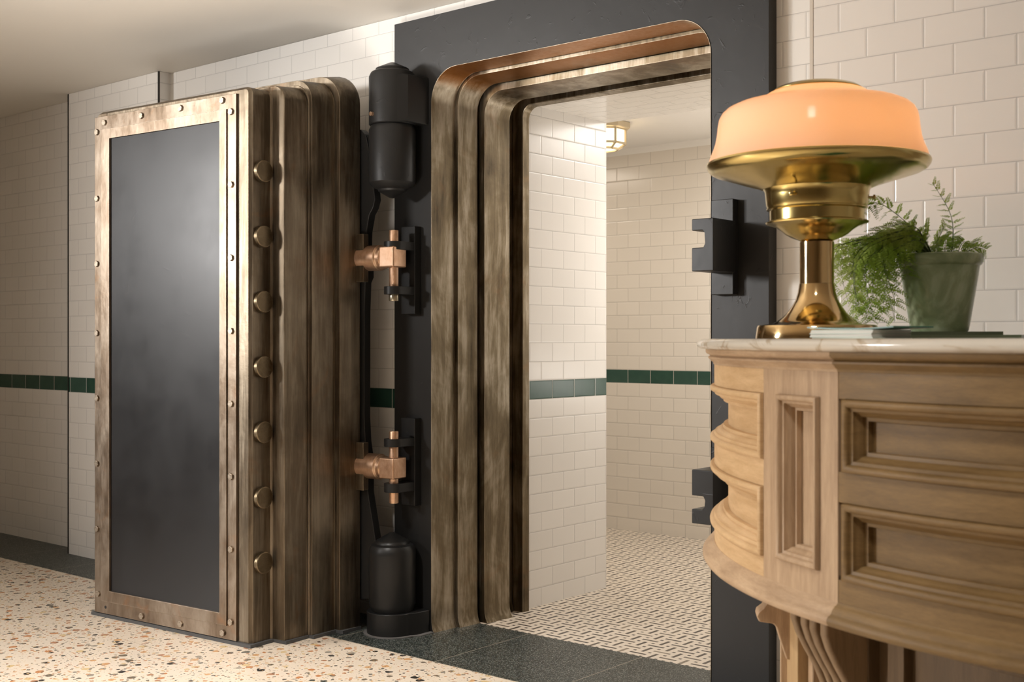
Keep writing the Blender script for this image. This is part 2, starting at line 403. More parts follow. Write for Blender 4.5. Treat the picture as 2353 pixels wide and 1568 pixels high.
struct('wall_left', boxes((-10.1, -10, -5, 3.7, 0, 2.35)), M_wallp)
struct('wall_right', boxes((3, 3.1, -5, 3.7, 0, 2.35)), M_wallp)
struct('wall_rear', boxes((-10, 3, -5.1, -5, 0, 2.35)), M_wallp)
# inside the vault
struct('wall_vault_left', boxes((-6, -3.088, 3.735, 4.298, 0, 2.19)), T_vl)
struct('wall_vault_right', boxes((-1.96, -1, 3.735, 5.67, 0, 2.19)), T_vl)
struct('ceiling_soffit', boxes((-3.088, -1.96, 3.735, 4.298, 2.05, 2.19)), T_soff)
struct('wall_vault_back', boxes((-6, -1, 5.67, 5.8, 0, 2.155)), T_vb)
struct('trim_4', boxes((-6, -1, 5.67, 5.8, 2.155, 2.19)), M_vceil)
struct('wall_vault_end', boxes((-6.1, -6, 3.735, 5.8, 0, 2.19)), T_vl)
struct('ceiling_vault', boxes((-6.1, -1, 3.735, 5.8, 2.19, 2.30)), M_vceil)

# ------------------------------------------------------------------ vault frame fixed in the wall
vf = empty('vault_frame', (-2.515, 3.22, 0), 0, 'black steel vault door surround with stepped bronze lining around the doorway', 'vault frame')
def local(o, parent):                                   # world-space mesh under an unrotated Empty
    o.parent = parent; o.matrix_parent_inverse = Matrix.Translation(-Vector(parent.location)); return o
XL, XR, ZT = -3.114, -1.916, 2.10
def jamb_ring(st, name, mat, bevel=.0011, zc=.05):
    bm = bmesh.new(); prev = None
    for Y, ins, zt, r in st:
        row = [bm.verts.new((x, Y, z)) for x, z in arch(XL + ins, XR - ins, zt, r, 12, zc)]
        if prev: bridge(bm, prev, row, False)
        prev = row
    return local(link(name, bm, mat, None, bevel, 30), vf)
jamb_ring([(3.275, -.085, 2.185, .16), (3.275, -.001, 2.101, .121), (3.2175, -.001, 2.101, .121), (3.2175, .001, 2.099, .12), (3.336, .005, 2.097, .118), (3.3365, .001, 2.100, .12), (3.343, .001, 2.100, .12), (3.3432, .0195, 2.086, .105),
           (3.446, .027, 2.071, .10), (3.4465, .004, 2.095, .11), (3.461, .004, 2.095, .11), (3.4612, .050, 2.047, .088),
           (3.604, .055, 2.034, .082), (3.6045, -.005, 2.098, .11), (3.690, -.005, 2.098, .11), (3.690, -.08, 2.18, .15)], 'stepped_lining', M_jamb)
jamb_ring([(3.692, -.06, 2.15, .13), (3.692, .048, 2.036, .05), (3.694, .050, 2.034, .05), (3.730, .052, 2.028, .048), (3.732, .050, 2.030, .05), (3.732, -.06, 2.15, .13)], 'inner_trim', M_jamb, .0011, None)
# face plate with its opening
bm = bmesh.new()
inn = arch(XL - .001, XR + .001, 2.101, .121, 12, .05)
def plate_outer(p):
    x0, x1, z1 = -3.312, -1.719, 2.305
    out = []
    n = len(inn)
    for i, (x, z) in enumerate(inn):
        if i < 4: out.append((x0, z))
        elif i < 17:
            t = (i - 4) / 12
            out.append((x0, inn[4][1] + (z1 - inn[4][1]) * min(1, t * 2)) if t <= .5 else (x0 + (inn[16][0] - x0) * (t - .5) * 2, z1))
        elif i < 30:
            t = (i - 17) / 12
            out.append((inn[17][0] + (x1 - inn[17][0]) * min(1, t * 2), z1) if t <= .5 else (x1, z1 + (inn[29][1] - z1) * (t - .5) * 2))
        else: out.append((x1, z))
    return out
outp = plate_outer(inn)
rows = []
for Y, pts in ((3.22, inn), (3.22, outp), (3.269, outp), (3.269, inn)): rows.append([bm.verts.new((x, Y, z)) for x, z in pts])
for a, b in ((0, 1), (1, 2), (2, 3), (3, 0)): bridge(bm, rows[a], rows[b], False)
local(link('face_plate', bm, M_plate, None, 0, 30, smooth=False), vf)
# door catches on the right of the doorway
def catch(z0, z1, n0, n1, p0, p1, up):
    c = local(link('catch_block', boxes((-1.898, -1.822, 3.19, 3.2195, p0, p1)), M_black, None, .002), vf)
    xl, xr = -1.889, -1.815
    if up: poly = [(xl, z0), (xr, z0), (xr, z1), (xl, z1), (xl, n1), (-1.853, n1), (-1.846, n1 - .008), (-1.844, n0 + .012), (-1.850, n0), (xl, n0)]
    else: poly = [(xl, z0), (xr, z0), (xr, z1), (xl, z1), (xl, n1), (-1.850, n1), (-1.844, n1 - .012), (-1.846, n0 + .008), (-1.853, n0), (xl, n0)]
    h = local(link('catch_hook', prism(poly, 3.063, 3.19, lambda u, v, d: (u, d, v)), M_black, None, .0025), vf)
    return c
catch(1.297, 1.4526, 1.367, 1.418, 1.231, 1.5205, True)
catch(.548, .708, .591, .631, .478, .765, False)
# fixed half of the top hinge: capped barrel with an arm back to the plate
HX, HY = -3.229, 3.128
hc = local(link('hinge_cap', lathe([(.0, 2.132), (.012, 2.129), (.058, 2.108), (.062, 2.106), (.063, 2.100), (.080, 2.090), (.0875, 2.074), (.0875, 1.897), (.0835, 1.894), (.0, 1.894)], 48, False, c=(HX, HY, 0)), M_black, None, 0, 30), vf)
arm = local(link('hinge_arm', prism([(HX + .0717, HY - .050), (-3.130, 3.112), (-3.128, 3.2195), (HX, 3.2195), (HX, HY)], 1.897, 2.072, lambda u, v, d: (u, v, d)), M_black, None, .004, 30), vf)
bm = bmesh.new(); bmesh.ops.create_cone(bm, cap_ends=True, segments=6, radius1=.0085, radius2=.0085, depth=.016, matrix=Matrix.Translation((HX - .178 * .094, HY - .934 * .094, 1.928)) @ Matrix.Rotation(rad(-11), 4, 'Z') @ Matrix.Rotation(PI / 2, 4, 'X'))
local(link('set_screw', bm, M_copper, None, .001), vf)
bm = prism([(HX + .095 * math.cos(a), HY + .095 * math.sin(a)) for a in [PI + PI * i / 20 for i in range(21)]] + [(-3.12, HY + .02), (-3.12, 3.2195), (HX - .095, 3.2195)], 0, .085, lambda u, v, d: (u, v, d))
local(link('hinge_foot', bm, M_black, None, .004, 40), vf)
bm = prism([(HX + .108 * math.cos(a), HY + .108 * math.sin(a)) for a in [PI + PI * i / 20 for i in range(21)]] + [(-3.10, HY + .02), (-3.10, 3.2195), (HX - .108, 3.2195)], 0.0005, .004, lambda u, v, d: (u, v, d))
local(link('floor_caulk', bm, simple('grey_caulk', (.13, .125, .12), .7), None), vf)
# two clevis brackets with pins
def bracket(zlo, zhi, arms, pin, pins):
    PX, PY = -3.205, 3.113
    mp = local(link('hinge_bracket', boxes((-3.2415, -3.168, 3.185, 3.2195, zlo, zhi)), M_black, None, .003), vf)
    for za, zb in arms:
        poly = [(-3.170, 3.186), (-3.170, PY)] + [(PX + .037 * math.cos(a), PY + .037 * math.sin(a)) for a in [-PI * i / 16 for i in range(17)]] + [(-3.240, 3.186)]
        local(link('bracket_arm', prism(poly, za, zb, lambda u, v, d: (u, v, d)), M_black, None, .002, 40), vf)
    bm = lathe([(.0, pin[0]), (.0165, pin[0]), (.018, pin[0] + .003), (.018, pin[1] - .003), (.0165, pin[1]), (0, pin[1])], 24, False, c=(PX, PY, 0))
    local(link('hinge_pin', bm, M_copper, None, 0, 40), vf)
    for za, zb in pins:
        bm = lathe([(.0, za), (.0168, za), (.0175, za + .002), (.0175, zb - .002), (.0168, zb), (0, zb)], 20, False, c=(PX, PY, 0))
        for v in bm.verts:
            if abs((v.co.xy - Vector((PX, PY))).length - .0175) < .001: v.co.xy = Vector((PX, PY)) + (v.co.xy - Vector((PX, PY))) * 1.10
        local(link('pin_collar', bm, M_steelpin, None, 0, 40), vf)
def zz(y, d=4.455): return 1.094 - (y - 781) * d / 2750
bracket(zz(722), zz(518), [(zz(575), zz(556)), (zz(677), zz(659))], (zz(676), zz(530)), [(zz(587), zz(574)), (zz(692), zz(677))])
bracket(zz(1166), zz(963), [(zz(1026), zz(1008)), (zz(1130), zz(1110))], (zz(1156), zz(991)), [])

# ------------------------------------------------------------------ the vault door, standing open
vd = empty('vault_door', (-3.4515, 2.6467, 0), rad(5), 'thick bronze vault door standing open with black panel and round locking bolts', 'vault door')
DL = -.893
def ring(bm, y, o, zt, r, n=8, z0=.012):
    return [bm.verts.new((x, y, z)) for x, z in arch(DL - o, o, zt, r, n, None, z0)]
bm = bmesh.new(); prev = None; first = None
for y, o, zt, r in [(0, -.012, 1.988, .016), (.010, -.003, 1.996, .030), (.0115, 0, 1.998, .034), (.092, .001, 1.999, .036), (.0985, .006, 2.001, .04), (.1005, .014, 2.004, .045), (.101, .060, 2.011, .055),
                    (.103, .064, 2.013, .058), (.208, .070, 2.024, .07), (.2085, .0665, 2.021, .068), (.2125, .0665, 2.021, .068), (.213, .0735, 2.034, .075), (.2165, .0735, 2.034, .075), (.217, .087, 2.052, .085),
                    (.324, .094, 2.062, .09), (.3245, .090, 2.058, .088), (.3315, .090, 2.058, .088), (.332, .117, 2.085, .108),
                    (.415, .134, 2.100, .12), (.425, .134, 2.100, .12), (.432, .126, 2.092, .115)]:
    row = ring(bm, y, o, zt, r)
    if prev: bridge(bm, prev, row, True)
    else: bm.faces.new(row)
    prev = row
bm.faces.new(prev)
link('door_body', bm, M_door, vd, .0012, 30)
# floor seal under it
bm = boxes((DL - .012, .012, -.012, .10, .0005, .012), (DL - .07, .075, .10, .215, .0005, .012), (DL - .1, .10, .215, .33, .0005, .012), (DL - .13, .135, .33, .43, .0005, .012))
link('floor_seal', bm, M_seal, vd)
# bolted steel frame round the panel
def mitre(name, x0, x1, z0, z1, w, yf, yi, mat, parent, bevel=.0015):
    """four mitred bars: outer rectangle, width w (l, r, b, t), front depth yf at the outer edge and yi at the inner edge"""
    o = [(x0, z0), (x1, z0), (x1, z1), (x0, z1)]; i = [(x0 + w[0], z0 + w[2]), (x1 - w[1], z0 + w[2]), (x1 - w[1], z1 - w[3]), (x0 + w[0], z1 - w[3])]
    bm = bmesh.new(); g = .0004
    R0 = [bm.verts.new((x, -.0001, z)) for x, z in o]; R1 = [bm.verts.new((x, yf, z)) for x, z in o]
    R2 = [bm.verts.new((x, yi, z)) for x, z in i]; R3 = [bm.verts.new((x, -.0001, z)) for x, z in i]
    for A, B in ((R0, R1), (R1, R2), (R2, R3), (R3, R0)): bridge(bm, A, B)
    return link(name, bm, mat, parent, bevel, 20)
pf = mitre('panel_frame', -.886, -.066, .014, 1.976, (.046, .046, .050, .052), -.009, -.009, M_frame, vd)
fi = mitre('inner_moulding', -.840, -.112, .064, 1.924, (.0505, .0385, .043, .040), -.0145, -.0130, M_frame, vd)
bm = boxes((-.7905, -.1495, -.0045, .0, .106, 1.885)); link('door_panel', bm, M_panel, vd, .001)
hexm = bmesh.new()
bmesh.ops.create_cone(hexm, cap_ends=True, segments=6, radius1=.0125, radius2=.0125, depth=.007, matrix=Matrix.Translation((0, -.0125, 0)) @ Matrix.Rotation(PI / 2, 4, 'X'))
hx = link('hex_bolt', hexm, M_hex, pf, .0012, 30); hx.location = (-.5942, 0, 1.9523)
hb = [(-.366, 1.9555), (-.1366, 1.9580), (-.8224, 1.9494), (-.0920, .0800), (-.5916, .0357), (-.366, .0365), (-.1343, .0351), (-.863, .0879)]
hb += [(-.8696, z) for z in (1.9163, 1.6537, 1.3946, 1.1199, .8625, .6034, .3443)] + [(-.0910, z) for z in (1.9123, 1.6508, 1.3881, 1.1253, .8641, .6028, .3416)]
for x, z in hb:
    c = hx.copy(); COL.objects.link(c); c.parent = pf; c.location = (x, 0, z); c.rotation_euler = (0, rnd.uniform(0, 1), 0)
bm = lathe([(0, 0), (.006, 0), (.006, .0012), (0, .0012)], 16, False); bmesh.ops.rotate(bm, verts=bm.verts, cent=(0, 0, 0), matrix=Matrix.Rotation(PI / 2, 3, 'X'))
o = link('empty_bolt_hole', bm, simple('bolt_hole_black', (.01, .01, .01), .8), pf); o.location = (-.8169, -.0085, .0401)
# locking bolts in the hinge side edge
bm = bmesh.new(); xcyl(bm, -.004, .017, 0, 0, .0392, 40, .0022)
lb = link('locking_bolt', bm, M_boltend, vd, 0, 30); lb.location = (0, .053, 1.698)
for k in range(1, 7):
    c = lb.copy(); COL.objects.link(c); c.parent = vd; c.location = (0, .053, 1.698 - .234 * k); c.rotation_euler = (k * 1.3, 0, 0)
# black hinge strap behind the door, barrels and copper lugs
strap = [(.05, 1.90), (.128, 1.89), (.150, 1.87), (.158, 1.855), (.185, 1.74), (.200, 1.62), (.190, 1.59), (.172, 1.565), (.157, 1.50), (.155, 1.44), (.164, 1.40), (.164, 1.33), (.152, 1.31), (.147, 1.20), (.146, .80),
         (.152, .71), (.165, .64), (.165, .52), (.175, .47), (.190, .40), (.203, .34), (.205, .12), (.05, .10)]
link('hinge_strap', prism(strap, .434, .470, lambda u, v, d: (u, d, v)), M_black, vd, .003, 40)
inv = vd.matrix_basis if False else None
def dl(x, y):                                           # world xy -> door xy
    d = Vector((x + 3.4515, y - 2.6467)); c, s = math.cos(rad(5)), math.sin(rad(5)); return (d.x * c + d.y * s, -d.x * s + d.y * c)
hx_, hy_ = dl(HX, HY)
link('hinge_barrel', lathe([(0, 1.622), (.012, 1.625), (.052, 1.648), (.055, 1.655), (.072, 1.662), (.0865, 1.680), (.0875, 1.70), (.0875, 1.876), (.083, 1.885), (.080, 1.8925), (0, 1.8925)], 48, False, c=(hx_, hy_, 0)), M_black, vd, 0, 30)
link('lower_hinge_barrel', lathe([(0, .376), (.010, .373), (.060, .345), (.064, .341), (.066, .334), (.078, .328), (.0865, .313), (.0875, .295), (.0875, .108), (.083, .098), (.078, .0855), (0, .0855)], 48, False, c=(hx_, hy_, 0)), M_black, vd, 0, 30)
link('barrel_web', boxes((.10, hx_ - .03, .44, .468, 1.66, 1.87), (.10, hx_ - .03, .44, .468, .12, .31)), M_black, vd, .003)
px_, py_ = dl(-3.205, 3.113)
for z in (1.401, .618):
    lug = link('hinge_lug', boxes((px_ - .042, px_ + .030, py_ - .038, py_ + .038, z - .039, z + .039)), M_copper, vd, .006, 40, 3)
    bm = bmesh.new(); xcyl(bm, .09, px_ - .040, py_, z, .042, 32, .004); xcyl(bm, .10, px_ - .055, py_, z, .048, 32, .010)
    link('lug_shank', bm, M_copper, vd, 0, 40)
    link('lug_plate', boxes((.10, .168, .405, .434, z - .09, z + .09)), M_door, vd, .002)

# ------------------------------------------------------------------ bow fronted oak counter with a marble top
CX, CY = -.45, 3.0
ct = empty('bow_front_counter', (CX, CY, 0), 0, 'half round carved oak counter with cream marble top against the white tiled wall', 'counter')
def pol(t, r, z): return (-r * math.sin(rad(t)), -r * math.cos(rad(t)), z)
def sweep(prof, t0, t1, n, closed=True):
    """profile of (r, z) swept about the counter's centre between angles (degrees)"""
    bm = bmesh.new(); rows = [[bm.verts.new(pol(t0 + (t1 - t0) * i / n, r, z)) for r, z in prof] for i in range(n + 1)]
    for A, B in zip(rows, rows[1:]): bridge(bm, A, B, closed)
    if closed: bm.faces.new(rows[0]); bm.faces.new(rows[-1])
    return bm
E0 = 89.7
def rail(name, r0, r1, z0, z1, t0, t1, mat=None, bevel=.002):
    n = max(3, int(abs(t1 - t0) / 1.5)); return link(name, sweep([(r0, z0), (r1, z0), (r1, z1), (r0, z1)], t0, t1, n), mat or M_oakh, ct, bevel, 30)
bull = [(1.165 + .0155 * math.cos(a), 1.0845 + .0115 * math.sin(a)) for a in [-PI / 2 + PI * i / 8 for i in range(9)]]
bm = sweep([(.03, 1.073)] + bull + [(.03, 1.096)], -E0, E0, 120)
link('marble_top', bm, M_marble, ct, 0, 35)
corn = [(1.0, 1.0725), (1.160, 1.0725), (1.160, 1.066), (1.158, 1.063), (1.152, 1.060), (1.149, 1.058), (1.154, 1.0555), (1.154, 1.052), (1.150, 1.049), (1.1465, 1.045), (1.143, 1.0425), (1.142, 1.038), (1.0, 1.038)]
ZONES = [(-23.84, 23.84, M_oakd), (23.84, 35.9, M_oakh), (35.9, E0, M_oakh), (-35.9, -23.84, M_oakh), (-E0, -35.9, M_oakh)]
for a_, b_, m_ in ZONES: link('cornice_moulding', sweep(corn, a_, b_, max(14, int(b_ - a_))), m_, ct, 0, 40)
base = [(1.0, .6365), (1.141, .6365), (1.143, .633), (1.148, .630), (1.153, .625), (1.156, .619), (1.158, .6165), (1.163, .614), (1.1665, .609), (1.1665, .603), (1.163, .598), (1.156, .597), (1.0, .597)]
for a_, b_, m_ in ZONES: link('base_moulding', sweep(base, a_, b_, max(14, int(b_ - a_))), m_, ct, 0, 40)
link('carcass', sweep([(.05, .600), (1.098, .600), (1.098, 1.07), (.05, 1.07)], -E0, E0, 80), M_oakh, ct, 0, 30)
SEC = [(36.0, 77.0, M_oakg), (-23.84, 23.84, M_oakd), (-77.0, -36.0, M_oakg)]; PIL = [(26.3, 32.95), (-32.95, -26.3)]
RO, RI = 1.14, 1.09
for t0, t1, m_ in SEC:
    rail('top_rail', RI, RO, .9905, 1.040, t0, t1, m_); rail('bottom_rail', RI, RO, .634, .6765, t0, t1, m_); rail('middle_rail', RI, RO, .8105, .8645, t0, t1, m_)
for t0, t1 in ((23.84, 26.3), (32.95, 36.0), (-26.3, -23.84), (-36, -32.95), (77, E0), (-E0, -77)):
    rail('stile', RI, RO + .0005, .634, 1.040, t0, t1, M_oakv, .0015)
rail('pilaster_frieze', RI, RO + .0006, .992, 1.040, 23.84, 35.6, M_oakv, .0008); rail('pilaster_foot', RI, RO + .0006, .634, .6835, 23.84, 35.6, M_oakv, .0008)
rail('pilaster_frieze', RI, RO + .0006, .992, 1.040, -35.6, -23.84, M_oakv, .0008); rail('pilaster_foot', RI, RO + .0006, .634, .6835, -35.6, -23.84, M_oakv, .0008)
def panel(t0, t1, z0, z1, mat, k=1.0):
    """picture-frame moulding stepping down to a sunk flat panel"""
    prof = [(0, 1.139), (.0005, 1.147), (.003, 1.1495), (.007, 1.1500), (.011, 1.1485), (.0135, 1.145), (.0145, 1.1405), (.020, 1.1385), (.021, 1.134), (.024, 1.130), (.0285, 1.126), (.0295, 1.120), (.036, 1.119), (.037, 1.1085)]
    bm = bmesh.new(); nt = max(4, int(abs(t1 - t0) / 1.2)); nz = 3; prev = None
    for ins, r in prof:
        ins *= k; dt = math.degrees(ins / 1.14); a0, a1, b0, b1 = t0 + dt, t1 - dt, z0 + ins, z1 - ins
        pts = [(a0 + (a1 - a0) * i / nt, b0) for i in range(nt)] + [(a1, b0 + (b1 - b0) * i / nz) for i in range(nz)] + [(a1 - (a1 - a0) * i / nt, b1) for i in range(nt)] + [(a0, b1 - (b1 - b0) * i / nz) for i in range(nz)]
        row = [bm.verts.new(pol(t, r, z)) for t, z in pts]
        if prev: bridge(bm, prev, row)
        prev = row
    fr = link('panel_moulding', bm, mat, ct, 0, 40)
    bm = bmesh.new(); A = [[bm.verts.new(pol(t, 1.108, z)) for t in [t0 + (t1 - t0) * i / nt for i in range(nt + 1)]] for z in (z0, z1)]
    bridge(bm, A[0], A[1], False)
    p = link('sunk_panel', bm, mat, ct, 0, 40)
    return fr
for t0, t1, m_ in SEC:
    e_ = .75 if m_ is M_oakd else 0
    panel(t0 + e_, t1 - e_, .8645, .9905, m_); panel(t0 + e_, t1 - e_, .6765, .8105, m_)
for t0, t1 in PIL: panel(t0, t1, .6835, .992, M_oakv, .82)
# pedestal underneath
link('pedestal', sweep([(.05, 0), (.90, 0), (.90, .6), (.05, .6)], -E0, E0, 70), M_oakb, ct, 0, 30)
rail('plinth', .8, .94, 0, .12, -E0, E0)
for t0, t1 in ((50.5, 60), (-60, -50.5)):
    rail('pedestal_pilaster', .88, .975, .12, .598, t0, t1, M_oakp, .003)
    s_ = 1 if t0 > 0 else -1; tt = 48.8 * s_
    rail('pilaster_bead', .88, .955, .12, .598, tt - 1.0, tt + 1.0, M_oakv, .006)
    rail('pale_panel', .89, .915, .12, .598, 44.5 * s_ - 3.2, 44.5 * s_ + 3.2, M_oakp)
    rail('corner_post', .86, .990, .12, .598, 60 * s_, 63.5 * s_, M_oakv, .003)
# corbels: four S-shaped ribs each side, and the bracket on the pilaster edge
def fin(bm, poly, t, th):
    ax = Vector(pol(t, 1, 0)); tg = Vector((-ax.y, ax.x, 0))
    prism(poly, -th / 2, th / 2, lambda r, z, d: tuple(ax * r + tg * d + Vector((0, 0, z))), bm)
S_ = [(.985, .599), (1.005, .575), (1.016, .545), (1.016, .515), (1.006, .485), (.988, .450), (.968, .415), (.952, .375), (.938, .33), (.930, .28), (.926, .22), (.935, .16), (.945, .12)]
for sgn in (1, -1):
    bm = bmesh.new()
    for t in (44.6, 41.2, 38.7, 36.0): fin(bm, S_ + [(.87, .12), (.87, .599)], t * sgn, .026)
    link('corbel', bm, oak('oak_corbel', (22, 22, 1.6), (.17, .108, .055), (.31, .21, .12)), ct, .009, 50, 3)
    rail('corbel_backing', .88, .925, .12, .598, 35 * sgn, 46 * sgn, M_oakb)
    bm = bmesh.new(); fin(bm, [(.97, .599), (1.008, .599), (1.010, .545), (1.018, .515), (1.033, .490), (1.045, .480), (1.048, .470), (1.042, .458), (1.010, .454), (1.004, .446), (1.000, .43), (.990, .40), (.982, .375), (.96, .375)], 57.5 * sgn, .055)
    link('edge_bracket', bm, M_oakv, ct, .004, 50)
for t0, t1 in ((-30, -4), (4, 30)):
    rail('pedestal_panel_rail', .89, .915, .52, .598, t0, t1, M_oakb); rail('pedestal_stile', .89, .92, .12, .598, t0 - 1.5, t0 + 1.5, M_oakb); rail('pedestal_stile', .89, .92, .12, .598, t1 - 1.5, t1 + 1.5, M_oakb)

ZC = 1.0962
# ------------------------------------------------------------------ table lamp
LX, LY = -1.166, 2.40; ls = 2.587 / 2750
lp = empty('table_lamp', (LX, LY, ZC), 0, 'large brass table lamp with glowing peach glass shade on the marble counter', 'lamp')
def P_(pts): return [(r * ls, (778 - y) * ls) for r, y in pts]
link('lamp_base', lathe(P_([(0, 778), (138, 778), (138, 774), (135, 752), (133, 748), (128, 746.5), (100, 744), (89, 738), (76, 728), (66, 718), (57, 705), (48, 690), (42.5, 672), (39.5, 652), (0, 652)]), 64, False), M_gold, lp, 0, 30)
link('lamp_stem', lathe(P_([(0, 651.5), (38.6, 651.5), (38.6, 556), (0, 556)]), 48, False), M_gold, lp, 0, 30)
link('lamp_bowl', lathe(P_([(0, 556), (34, 556), (40, 552), (58, 545), (70, 538), (80, 529), (92, 521), (103, 517), (114, 514), (115.5, 511), (112, 508.5), (106, 507.5), (106, 484), (113, 481.5), (113.5, 479), (111.5, 478), (114, 472), (116, 450), (117, 440), (121, 434), (136, 427.5), (200, 408), (232, 398), (243, 392), (249, 384), (250.5, 378), (249, 373.5), (245, 372.5), (245, 376), (0, 396)]), 80, False), M_brass, lp, 0, 28)
sh = [(246, 372), (241, 356), (235, 342), (229.5, 325), (226, 305), (224, 285), (221, 270), (215, 259), (205, 250), (189, 242.5), (165, 237), (143, 232.5), (130, 227), (119, 220), (109, 214), (98, 210)]
bm = lathe(P_(sh + [(r - 3.5, y + 3) for r, y in reversed(sh)]), 80, False)
bmesh.ops.remove_doubles(bm, verts=bm.verts, dist=1e-6)
link('lamp_shade', bm, M_shade, lp, 0, 60)
link('shade_cap', lathe(P_([(0, 211.5), (98, 211.5), (101, 210), (101, 208), (92, 202), (72, 195.5), (45, 191.5), (20, 190), (0, 189.8)]), 64, False), M_brass, lp, 0, 40)
for a in (-10, 110, 230):
    bm = bmesh.new(); A_ = rad(40.2 + a); d = Vector((math.cos(A_), math.sin(A_), 0)); z = (778 - 455) * ls
    tube(bm, [d * r * ls + Vector((0, 0, z)) for r in (112, 124)], [.0024] * 2, 10); tube(bm, [d * r * ls + Vector((0, 0, z)) for r in (124, 125, 129, 130.5)], [.002, .0052, .0052, .003], 14)
    link('thumb_screw', bm, M_brass, lp, 0, 40)
bl = bpy.data.lights.new('lamp_bulb', 'POINT'); bl.energy = 2.3; bl.color = (1, .74, .46); bl.shadow_soft_size = .045
bo = bpy.data.objects.new('lamp_bulb', bl); COL.objects.link(bo); bo.parent = lp; bo.location = (0, 0, (778 - 315) * ls)

# ------------------------------------------------------------------ leaflets and folders on the counter
q0 = Vector((-.914, 2.107)); e1 = Vector((-.148, .045)).normalized(); e2 = Vector((.045, .148)).normalized()
def sheet(name, c, a, w, d, z, t, mat, sag=0.0):
    bm = bmesh.new(); n = 8; R = Matrix.Rotation(a, 2); lo, hi = [], []
    for i in range(n + 1):
        u = -w / 2 + w * i / n; h = sag * ((2 * i / n - 1) ** 2)
        lo.append([bm.verts.new((u, v, h)) for v in (-d / 2, d / 2)]); hi.append([bm.verts.new((u, v, h + t)) for v in (-d / 2, d / 2)])
    for i in range(n):
        bm.faces.new((lo[i][0], lo[i][1], lo[i + 1][1], lo[i + 1][0])); bm.faces.new((hi[i][0], hi[i + 1][0], hi[i + 1][1], hi[i][1]))
        for k in (0, 1): bm.faces.new((lo[i][k], lo[i + 1][k], hi[i + 1][k], hi[i][k]))
    bm.faces.new((lo[0][0], hi[0][0], hi[0][1], lo[0][1])); bm.faces.new((lo[n][0], hi[n][0], hi[n][1], lo[n][1]))
    o = link(name, bm, mat, None, 0, 30); o.location = (c[0], c[1], z); o.rotation_euler = (0, 0, a); return o
ang = math.atan2(-.045, .148); cc = q0 + e1 * .076 + e2 * .056
z = ZC + .0002
for i in range(8):
    o = sheet('leaflet', (cc.x + rnd.uniform(-.003, .003), cc.y + rnd.uniform(-.002, .002)), ang + rnd.uniform(-.02, .02), .150, .108, z, .0019, M_paper2 if i in (2, 3, 5, 6) else M_paper)
    tag(o, 'pale leaflet in the neat stack in front of the brass lamp', 'leaflet', 'pale leaflets stacked before the lamp'); z += .00205
o = sheet('leaflet', (cc.x + .012, cc.y + .012), ang + .05, .20, .12, z + .0002, .0028, M_cover, .0035)
tag(o, 'dark green leaflet lying on top of the pale leaflet stack', 'leaflet')
FX, FY = -1.012, 2.70
o = sheet('folder', (-.95, 2.66), .25, .26, .24, ZC + .0002, .008, M_folder); tag(o, 'larger olive green folder lying flat on the marble, lowest under the pot', 'folder')
o = sheet('folder', (-.985, 2.68), .42, .21, .19, ZC + .0085, .007, M_folder); tag(o, 'upper olive green folder directly beneath the plant pot', 'folder')

